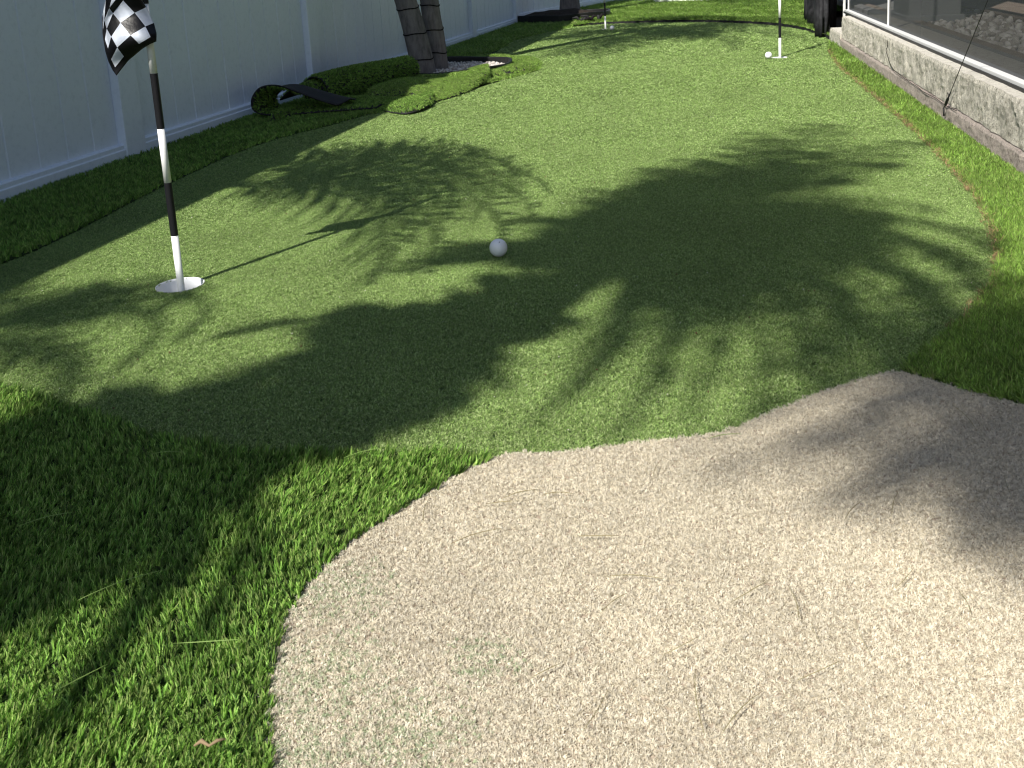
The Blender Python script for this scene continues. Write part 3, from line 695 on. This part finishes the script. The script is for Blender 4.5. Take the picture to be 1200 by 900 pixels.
def trunk_part(parent, path, radii, rings, name='trunk'):
    v, f = tube(path, radii, 18); tr = link(name, mesh(name, v, f, M_BARK, True), parent)
    P = [Vector(p) for p in path]
    for rz_ in rings:
        for a, b, ra, rb in zip(P[:-1], P[1:], radii[:-1], radii[1:]):
            if a.z <= rz_ <= b.z:
                t = (rz_-a.z)/(b.z-a.z); c = a.lerp(b, t); r = ra*(1-t)+rb*t; ax = (b-a).normalized()
                sd = ax.cross(Vector((0,1,0))).normalized(); fr = sd.cross(ax)
                ring = [c+(sd*cos(q)+fr*sin(q))*(r*1.01)+ax*(.010*sin(q+1)+.004*sin(3*q)) for q in np.linspace(0, 2*pi, 19)]
                vv, ff = tube(ring, .0042, 5); link('leaf_scar', mesh('leaf_scar', vv, ff, M_SCAR), tr)
    return tr
def make_palm(base, crown, tips, label, lean_pts=None, r0=.10, r1=.07, sag=.35, ll=.36, nl=34, lw=.022, twins=None, rings=(), group=None):
    base = Vector(base); t = empty('palm_tree', base); tag(t, label, 'palm tree', group)
    path = lean_pts or [base, base.lerp(crown, .33)+Vector((0,0,.05)), base.lerp(crown, .66)+Vector((0,0,.05)), crown]
    path = smooth([tuple(p) for p in path], 6); n = len(path)
    loc = [Vector(p)-base for p in path]
    trunk_part(t, loc, [r0+(r1-r0)*min(1, (i/(n-1))*1.6) for i in range(n)], rings)
    cl_ = Vector(path[-1])-base
    v, f = tube([cl_-Vector((0,0,.02)), cl_+Vector((0,0,.15)), cl_+Vector((0,0,.45))], [r1, r1*1.05, r1*.35], 12); link('crown_shaft', mesh('crown_shaft', v, f, M_RACH, True), t)
    for tip in tips:
        tip = Vector(tip)-base; root = cl_+Vector((0,0,.35)); h = tip-root
        ctrl = root+Vector((h.x*.5, h.y*.5, max(0, -h.z)*.1+sag*h.xy.length+.05))
        lv, lf, rv, rf_ = frond_mesh('frond', root, ctrl, tip, nl, ll, lw)
        o = link('frond', mesh('frond', lv, lf, M_FROND), t); link('midrib', mesh('midrib', rv, rf_, M_RACH, True), o)
    return t
def lift(px, py, z):
    """point at height z whose shadow falls on the ground seen at a photo point"""
    g = G(px, py); return Vector((g.x, g.y, 0)) + TS*(z/TS.z)

# the visible twin palm in the planter
b1 = Vector((-.515, 6.22, 0))
tp = [b1+Vector((0,0,-.02)), AY(488,45,6.22), AY(475,0,6.22), Vector((-.70,6.15,.9)), Vector((-.78,6.1,1.7)), Vector((-.80,6.1,2.5))]
cr = tp[-1]
def ring_tips(c, n, r, z, ph=0, e=1.): return [(c[0]+r*e*cos(ph+2*pi*k/n), c[1]+r*sin(ph+2*pi*k/n), z+.25*sin(k*2.3)) for k in range(n)]
p1 = make_palm(b1, cr, [tuple(lift(690,70,1.9)), tuple(lift(960,52,1.8)), tuple(lift(860,60,1.8)), tuple(lift(930,34,2.2)), tuple(lift(770,40,2.4))]+ring_tips((-.8,6.1), 5, 1.0, 2.5, 2.0), 'front leaning palm trunk of the pair in the round planter', tp, .078, .060, rings=[.11,.27,.43,.59,.76,.95], ll=.42, group='palms along the white fence')
b2 = Vector((-.462, 6.42, 0))
tp2 = [b2+Vector((.02,0,-.02)), AY(510,45,6.42), AY(503,0,6.42), Vector((-.50,6.5,1.2)), Vector((-.50,6.5,2.0)), Vector((-.45,6.5,2.9))]
p2 = make_palm(b2, tp2[-1], [tuple(lift(700,35,2.2)), tuple(lift(800,50,2.5)), tuple(lift(1000,45,2.3))]+ring_tips((-.45,6.5), 6, 1.0, 2.8, .5), 'rear upright palm trunk of the pair in the round planter', tp2, .066, .056, rings=[.13,.28,.43,.60,.78,.96], ll=.42, group='palms along the white fence')
b3 = Vector((.735, 11.05, .02))
tp3 = [b3+Vector((0,0,-.04)), Vector((.735,11.05,.15)), Vector((.73,11.05,.5)), Vector((.7,11.1,1.4)), Vector((.65,11.1,2.7))]
p3 = make_palm(b3, tp3[-1], [tuple(lift(880,12,2.0)), tuple(lift(900,6,2.4)), tuple(lift(850,10,2.4))]+ring_tips((.65,11.1), 6, 1.0, 2.6), 'dark flared palm trunk by the far white fence', tp3, .135, .08, ll=.42, group='palms along the white fence')

# palms out of the picture on the left that throw the big shadows
def shade_palm(s0, H, tips, label, **k):
    c = lift(s0[0], s0[1], H) - Vector((0, 0, .35)); base = Vector((c.x+k.pop('dx', 0), c.y+k.pop('dy', 0), 0))
    return make_palm(base, c, [tuple(lift(a, b, z)) for a, b, z in tips], label, group='palms shading the yard from the left', **k)
shade_palm((640,345), 3.9, [(880,158,3.5),(960,148,3.4),(1085,172,3.3),(1030,200,3.3),(930,180,3.4),(1165,300,3.2),(1155,355,3.1),(1110,400,3.1),(1040,440,3.2),(950,455,3.1),(1020,320,3.2),(470,320,3.4),(540,310,3.5),(620,262,3.6),(560,290,3.7),(700,225,3.7),(760,200,3.6),(800,190,3.6),(820,250,3.6),(1090,370,3.1),(1130,320,3.3),(980,390,3.2),(900,330,3.6),(1010,270,3.3),(1080,440,3.0)],
    'palm standing outside the picture at the left, nearest the camera', ll=.25, lw=.030, nl=40, r0=.10, r1=.08)
shade_palm((420,440), 3.0, [(270,395,2.7),(170,490,2.6),(230,515,2.5),(350,540,2.5),(460,500,2.5),(600,400,2.6),(620,340,2.6),(420,370,2.8),(330,470,2.6),(560,400,2.6)],
    'shorter palm standing outside the picture beside the left fence', ll=.20, lw=.030, nl=40, r0=.10, r1=.08)
shade_palm((190,225), 2.3, [(640,225,1.7),(625,255,1.7),(560,182,1.8),(590,290,1.7),(500,322,1.7),(430,335,1.8),(470,176,1.9),(600,205,1.7)],
    'low palm whose feathery fronds shade the middle of the green', ll=.32, lw=.019, nl=44, r0=.07, r1=.06)
shade_palm((-160,420), 2.9, [(180,366,2.4),(205,402,2.4),(90,358,2.5),(130,440,2.4),(-60,600,2.5),(-100,340,2.5)],
    'palm outside the picture whose fronds reach the green by the near flagstick', ll=.13, lw=.015, nl=38, r0=.08, r1=.07)
shade_palm((-170,620), 2.7, [(380,540,2.2),(250,560,2.3),(180,620,2.3),(130,680,2.3),(235,760,2.2),(150,745,2.2),(60,850,2.2),(30,900,2.2),(60,740,2.3),(120,510,2.3),(60,560,2.3)],
    'palm outside the picture whose fronds shade the long turf at lower left', ll=.19, lw=.034, nl=38, r0=.08, r1=.07)
shade_palm((700,330), 4.6, [(880,485,4.0),(800,500,4.0),(720,515,4.0),(620,500,4.0),(930,440,4.0),(760,440,4.1),(680,450,4.1),(850,420,4.2),(1000,400,4.1),(1060,445,4.0),(985,460,4.0),(1120,385,4.0),(1165,330,4.0),(1050,300,4.2),(900,470,4.0),(1090,250,4.2)],
    'slimmer palm outside the picture with fine fronds shading the near edge of the green', ll=.20, lw=.025, nl=30, r0=.06, r1=.05)
shade_palm((1480,560), 5.6, [(1150,640,5.0),(1215,690,4.9),(1230,600,5.0),(1270,660,5.0),(1080,560,5.1),(1030,470,5.0),(940,530,5.0),(1180,420,5.2),(1100,400,5.1),(1300,400,5.2),(1200,560,5.1),(1010,600,5.0),(1000,395,5.0),(950,425,5.0),(1060,350,5.1),(890,440,5.0),(810,530,4.9),(850,560,4.9),(960,600,4.9),(880,490,5.0),(930,560,4.9),(1050,620,4.9),(1150,660,4.8),(1000,440,5.0),(1090,480,4.9),(1140,560,5.0),(1180,480,5.0)],
    'tall palm outside the picture whose fronds shade the top of the sand turf', ll=.25, lw=.028, nl=26, r0=.10, r1=.08)

# ------------------------------------------------------------------ planter, gravel, second planter
def edging(name, c, rx, ry, h, label, th=.012, n=48, z0=0.):
    prof = [(1, z0-.01), (1, z0+h-.008), (1.006, z0+h), (1+th/rx+.006, z0+h), (1+th/rx+.01, z0+h-.008), (1+th/rx, z0-.01)]
    vs, fs = [], []
    for k in range(n):
        a = 2*pi*k/n; wv = .006*sin(3*a)+.004*sin(7*a)
        for r, z in prof: vs.append((c[0]+(rx+wv)*r*cos(a), c[1]+(ry+wv)*r*sin(a), z+.004*sin(5*a)))
    s = len(prof)
    for k in range(n):
        for i in range(s): fs.append((k*s+i, ((k+1) % n)*s+i, ((k+1) % n)*s+(i+1) % s, k*s+(i+1) % s))
    o = link(name, mesh(name, vs, fs, M_EDGE, False)); tag(o, label, 'edging'); return o
edging('garden_edging', ring_c, .44, .45, .055, 'black plastic ring edging round the twin palm planter')
tag(sheet('planter_soil', ring_hole, .004, M_SOIL), kind='structure')
n = 2600; a_ = rng.uniform(0, 2*pi, n); r_ = .435*np.sqrt(rng.uniform(0, 1, n))
P = np.stack([ring_c[0]+r_*np.cos(a_), ring_c[1]+r_*np.sin(a_), .006+rng.uniform(0, .014, n)], 1)
o = pebbles('planter_gravel', P, .0095); tag(o, 'pale gravel inside the ring planter beside the twin palm trunks', 'gravel', kind='stuff')
c2 = (.63, 10.80)
edging('garden_edging', c2, .50, .42, .085, 'black edging round the far palm by the fence', .02, z0=.01)
# earth mound inside
bm = bmesh.new(); bmesh.ops.create_uvsphere(bm, u_segments=28, v_segments=10, radius=1)
for v in bm.verts: v.co = Vector((v.co.x*.49, v.co.y*.41, max(v.co.z, -.2)*(.10+.02*sin(v.co.x*7)*cos(v.co.y*5))))
o = link('earth_mound', bm_mesh('earth_mound', bm, M_MULCH, True), None, (c2[0], c2[1], .02)); tag(o, 'dark earth mound under the far palm inside black edging', 'soil')
# clump of cut roots by the far cup
t = empty('root_clump', (.87, 9.95, .02)); tag(t, 'dark clump of roots and turf scraps behind the far cup', 'roots')
for k in range(9):
    a = Vector((random.uniform(-.16,.16), random.uniform(-.1,.1), .01)); b = a+Vector((random.uniform(-.12,.12), random.uniform(-.05,.05), random.uniform(.02,.07)))
    v, f = tube([a, a.lerp(b, .5)+Vector((0,0,.03)), b], [.018,.015,.006], 6); link('root', mesh('root', v, f, M_SCAR if k % 2 else M_BLACK, True), t)

# ------------------------------------------------------------------ loose turf pieces
def surf_turf(name, fn, nu, nv, label, dens=9000, kscale=1.5, flip=1, thick=.006, coll=None, lean=.35, hs=.8):
    """turf carpet following a curved surface fn(u,v): black backing, pile along the normal"""
    t = empty(name, fn(.5, .5)); t.location.z = 0; base = t.location.copy(); tag(t, label, 'turf piece', 'loose pieces of turf by the fence')
    g = [[Vector(fn(i/nu, j/nv))-base for j in range(nv+1)] for i in range(nu+1)]; vs = [p for r in g for p in r]
    fs = [(i*(nv+1)+j, (i+1)*(nv+1)+j, (i+1)*(nv+1)+j+1, i*(nv+1)+j+1) for i in range(nu) for j in range(nv)]
    o = link('backing', mesh('backing', vs, fs, M_BLACK, True), t); md = o.modifiers.new('t', 'SOLIDIFY'); md.thickness = thick; md.offset = 0
    V = np.array([p[:] for p in vs]).reshape(nu+1, nv+1, 3)
    P, R = [], []
    for i in range(nu):
        for j in range(nv):
            a, b, c, d = V[i, j], V[i+1, j], V[i, j+1], V[i+1, j+1]; nn = np.cross(b-a, c-a)*flip; ar = np.linalg.norm(nn)
            if ar < 1e-9: continue
            nn /= ar; k = rng.poisson(ar*dens)
            if not k: continue
            u = rng.uniform(0, 1, (k, 1)); v = rng.uniform(0, 1, (k, 1))
            pt_ = a*(1-u)*(1-v)+b*u*(1-v)+c*(1-u)*v+d*u*v+nn*thick*.5
            m_ = nn+rng.normal(0, lean*.5, (k, 3))+np.array([.1, .15, 0]); m_ /= np.linalg.norm(m_, axis=1)[:, None]
            P.append(pt_); R.append(np.stack([np.zeros(k), np.arccos(np.clip(m_[:, 2], -1, 1)), np.arctan2(m_[:, 1], m_[:, 0])], 1))
    P = np.concatenate(P); R = np.concatenate(R); n = len(P)
    q = pile('grass_pile', P, R, np.stack([np.full(n, kscale), np.full(n, kscale), hs*rng.uniform(.8, 1.2, n)], 1), rng.integers(0, 8, n), coll or T_LONG, t); q['kind'] = 'stuff'
    return t
def catm(pts, t):
    P = [np.array(p, float) for p in pts]; x = t*(len(P)-1); i = int(min(x, len(P)-2)); f_ = x-i
    p0, p1, p2, p3 = P[max(i-1, 0)], P[i], P[i+1], P[min(i+2, len(P)-1)]
    return .5*((2*p1)+(-p0+p2)*f_+(2*p0-5*p1+4*p2-p3)*f_*f_+(-p0+3*p1-3*p2+p3)*f_**3)
# 1: carpet folded over, black backing on top, open end to the camera
prof1 = [(-.64,.015),(-.85,.012),(-1.10,.010),(-1.20,.03),(-1.215,.09),(-1.17,.150),(-1.09,.160),(-1.0,.125),(-.90,.080),(-.82,.050)]
def fold(u, v):
    x, z = catm(prof1, u); y = 4.66+.22*v*(1+.5*(x+1.2)); return (x+.075*v+.01*sin(v*5), y+(x+1.2)*.12, .008+z*(1-.25*v)+.008*sin(v*6+u*5))
surf_turf('folded_turf', fold, 44, 10, 'folded over turf with black backing showing, against the fence', flip=-1, coll=T_LONG, kscale=1.3, hs=.6, dens=11000)
# 2: roll of turf, grass outside
ra, rb = Vector((-1.0, 5.12, .075)), Vector((-.585, 5.88, .085))
ax = (rb-ra).normalized(); sd = ax.cross(Vector((0,0,1))).normalized(); upv = sd.cross(ax)
def roll(u, v):
    a = -2.2+u*9.0; r = .078-.030*max(0, (u-.62))/.38; r *= (1+.08*sin(v*5)); c = ra.lerp(rb, v)
    return tuple(c+(sd*cos(a)+upv*sin(a)*.95)*r)
surf_turf('rolled_turf', roll, 48, 14, 'thick roll of turf in front of the leaning palm trunk', flip=-1, kscale=1.4, dens=17000, hs=.7)
# 3: flap of turf sloping up to the fence behind the roll
def flap(u, v):
    a = Vector((-1.16, 5.0, .02)).lerp(Vector((-.72, 6.0, .05)), v); b = a+Vector((.18, .02, 0)); p = a.lerp(b, u); p.z = .03+.12*sin(pi*min(1, u*.8+.1))*(.55+.45*sin(v*2.6+.2)); return tuple(p)
surf_turf('turf_flap', flap, 10, 20, 'raised turf flap lying between the roll and the fence', flip=1, kscale=1.5, dens=12000, hs=.7)
# 4: front strip, 5: lobe piece
def between(e1, e2, hgt):
    def fn(u, v):
        a = catm(e1, v); b = catm(e2, v); p = a*(1-u)+b*u; return (p[0], p[1], .012+hgt*sin(pi*u)**.6*(.7+.3*sin(v*8))+.004*sin(u*7+v*9))
    return fn
surf_turf('turf_strip', between(GL([(318,148),(350,138),(400,133),(440,131),(475,136),(500,130),(507,122)]), GL([(322,136),(350,128),(400,121),(440,117),(475,114),(500,113),(507,117)]), .035), 10, 36, 'narrow wavy turf strip with sunlit rounded end in front of the roll', flip=-1, kscale=1.3, dens=14000, hs=.62)
surf_turf('turf_offcut', between(GL([(430,122),(470,121),(500,122),(530,116),(558,105),(574,95)]), GL([(440,112),(470,104),(500,98),(530,91),(555,86),(572,89)]), .065), 10, 30, 'broad wavy turf offcut lying beside the planter ring, partly sunlit', flip=-1, kscale=1.3, dens=14000, hs=.62, coll=T_NAT)

# 6: turf collar round the planter
def collar(u, v):
    a = -1.75+v*2.75; r = .475+.165*u+.012*sin(a*5); return (ring_c[0]+r*cos(a), ring_c[1]+r*1.02*sin(a), .012+.032*sin(pi*min(1, u*1.05))**.5+.004*sin(a*9))
surf_turf('turf_collar', collar, 8, 40, 'sunlit bright turf collar curving round the right side of the planter', flip=1, kscale=1.6, dens=9000, hs=.8, coll=T_NAT)
# specks on the green: infill grains and crumbs of leaf
def specks(name, nn, r, m_, lab, cat):
    global T_PEB
    x = rng.uniform(-1.2, 1.6, nn); y = rng.uniform(1.3, 5, nn); ok = inside(gp_pile, x, y); x, y = x[ok], y[ok]
    keep = T_PEB; T_PEB = pebble_set(name, m_, 6); o = pebbles(name, np.stack([x, y, np.full(len(x), .0055)], 1), r); T_PEB = keep; tag(o, lab, cat, kind='stuff')
specks('infill_grains', 260, .0011, mat('pale grain', (.75,.73,.68), .6), 'tiny pale infill grains sprinkled on the putting green', 'grains')
specks('leaf_crumbs', 120, .0018, mat('brown crumb', (.16,.10,.05), .8), 'tiny brown leaf crumbs scattered on the putting green', 'leaf crumbs')

# ------------------------------------------------------------------ loose strands, leaf
strand_me = []
for k in range(6):
    ln = random.uniform(.05, .11); cv = random.uniform(-.09, .09); pth = [Vector((ln*(t-.5), cv*ln*sin(pi*t)+.1*cv*ln*sin(5*t), .0015+.002*sin(pi*t))) for t in np.linspace(0, 1, 8)]
    v, f = tube(pth, [.0002,.00045,.00055,.00055,.00055,.0005,.0004,.0002], 4); strand_me.append((v, f))
for mi, (m_, where, zz, lab, grp) in enumerate((
    (M_STRAW, [(655,590),(610,590),(700,640),(745,690),(880,705),(930,720),(1000,610),(1080,655),(1060,690),(820,835),(700,845),(960,800),(870,850),(955,755),(1130,720),(560,640),(590,600),(660,680),(720,720),(500,610),(800,770),(1050,600),(1130,500),(900,600),(1180,580),(770,560),(640,800),(1010,760)], .012, 'thin dry grass strand lying loose on the sand turf', 'loose strands on the sand turf'),
    (M_STRAWG, [(700,400),(850,520),(560,330),(450,380),(900,440),(1000,330),(620,500),(950,250),(760,300),(330,480),(820,250),(980,420)], .010, 'thin pale strand lying loose on the putting green', 'loose strands on the green'),
    (M_STRAWG, [(60,640),(200,560),(330,600),(150,720),(90,840),(250,790),(430,560)], .036, 'pale loose strand caught on the long turf at lower left', 'loose strands on the long turf'))):
    mes = [mesh('loose_strand', v, f, m_, True) for v, f in strand_me]
    for i, (x, y) in enumerate(where):
        g = G(x, y); o = link('loose_strand', mes[i % 6], None, (g.x, g.y, zz)); o.rotation_euler = (random.uniform(-.05,.05), random.uniform(-.05,.05), random.uniform(-.3, 1.6)); s_ = random.uniform(.6, 1.15)*(.8 if mi else .8); o.scale = (s_, s_, 1)
        tag(o, lab, 'grass strand', grp)
g = G(247, 880, .03); pth = [Vector((-.014,0,0)), Vector((-.008,.003,.002)), Vector((0,-.002,.001)), Vector((.006,.001,.003)), Vector((.013,.004,.002))]
v, f = tube(pth, [.0008,.0022,.0012,.0016,.0006], 6); o = link('dry_leaf', mesh('dry_leaf', v, f, M_DRY, True), None, (g.x, g.y, .036)); tag(o, 'small curled brown leaf scrap on the long turf near the bottom left', 'leaf')
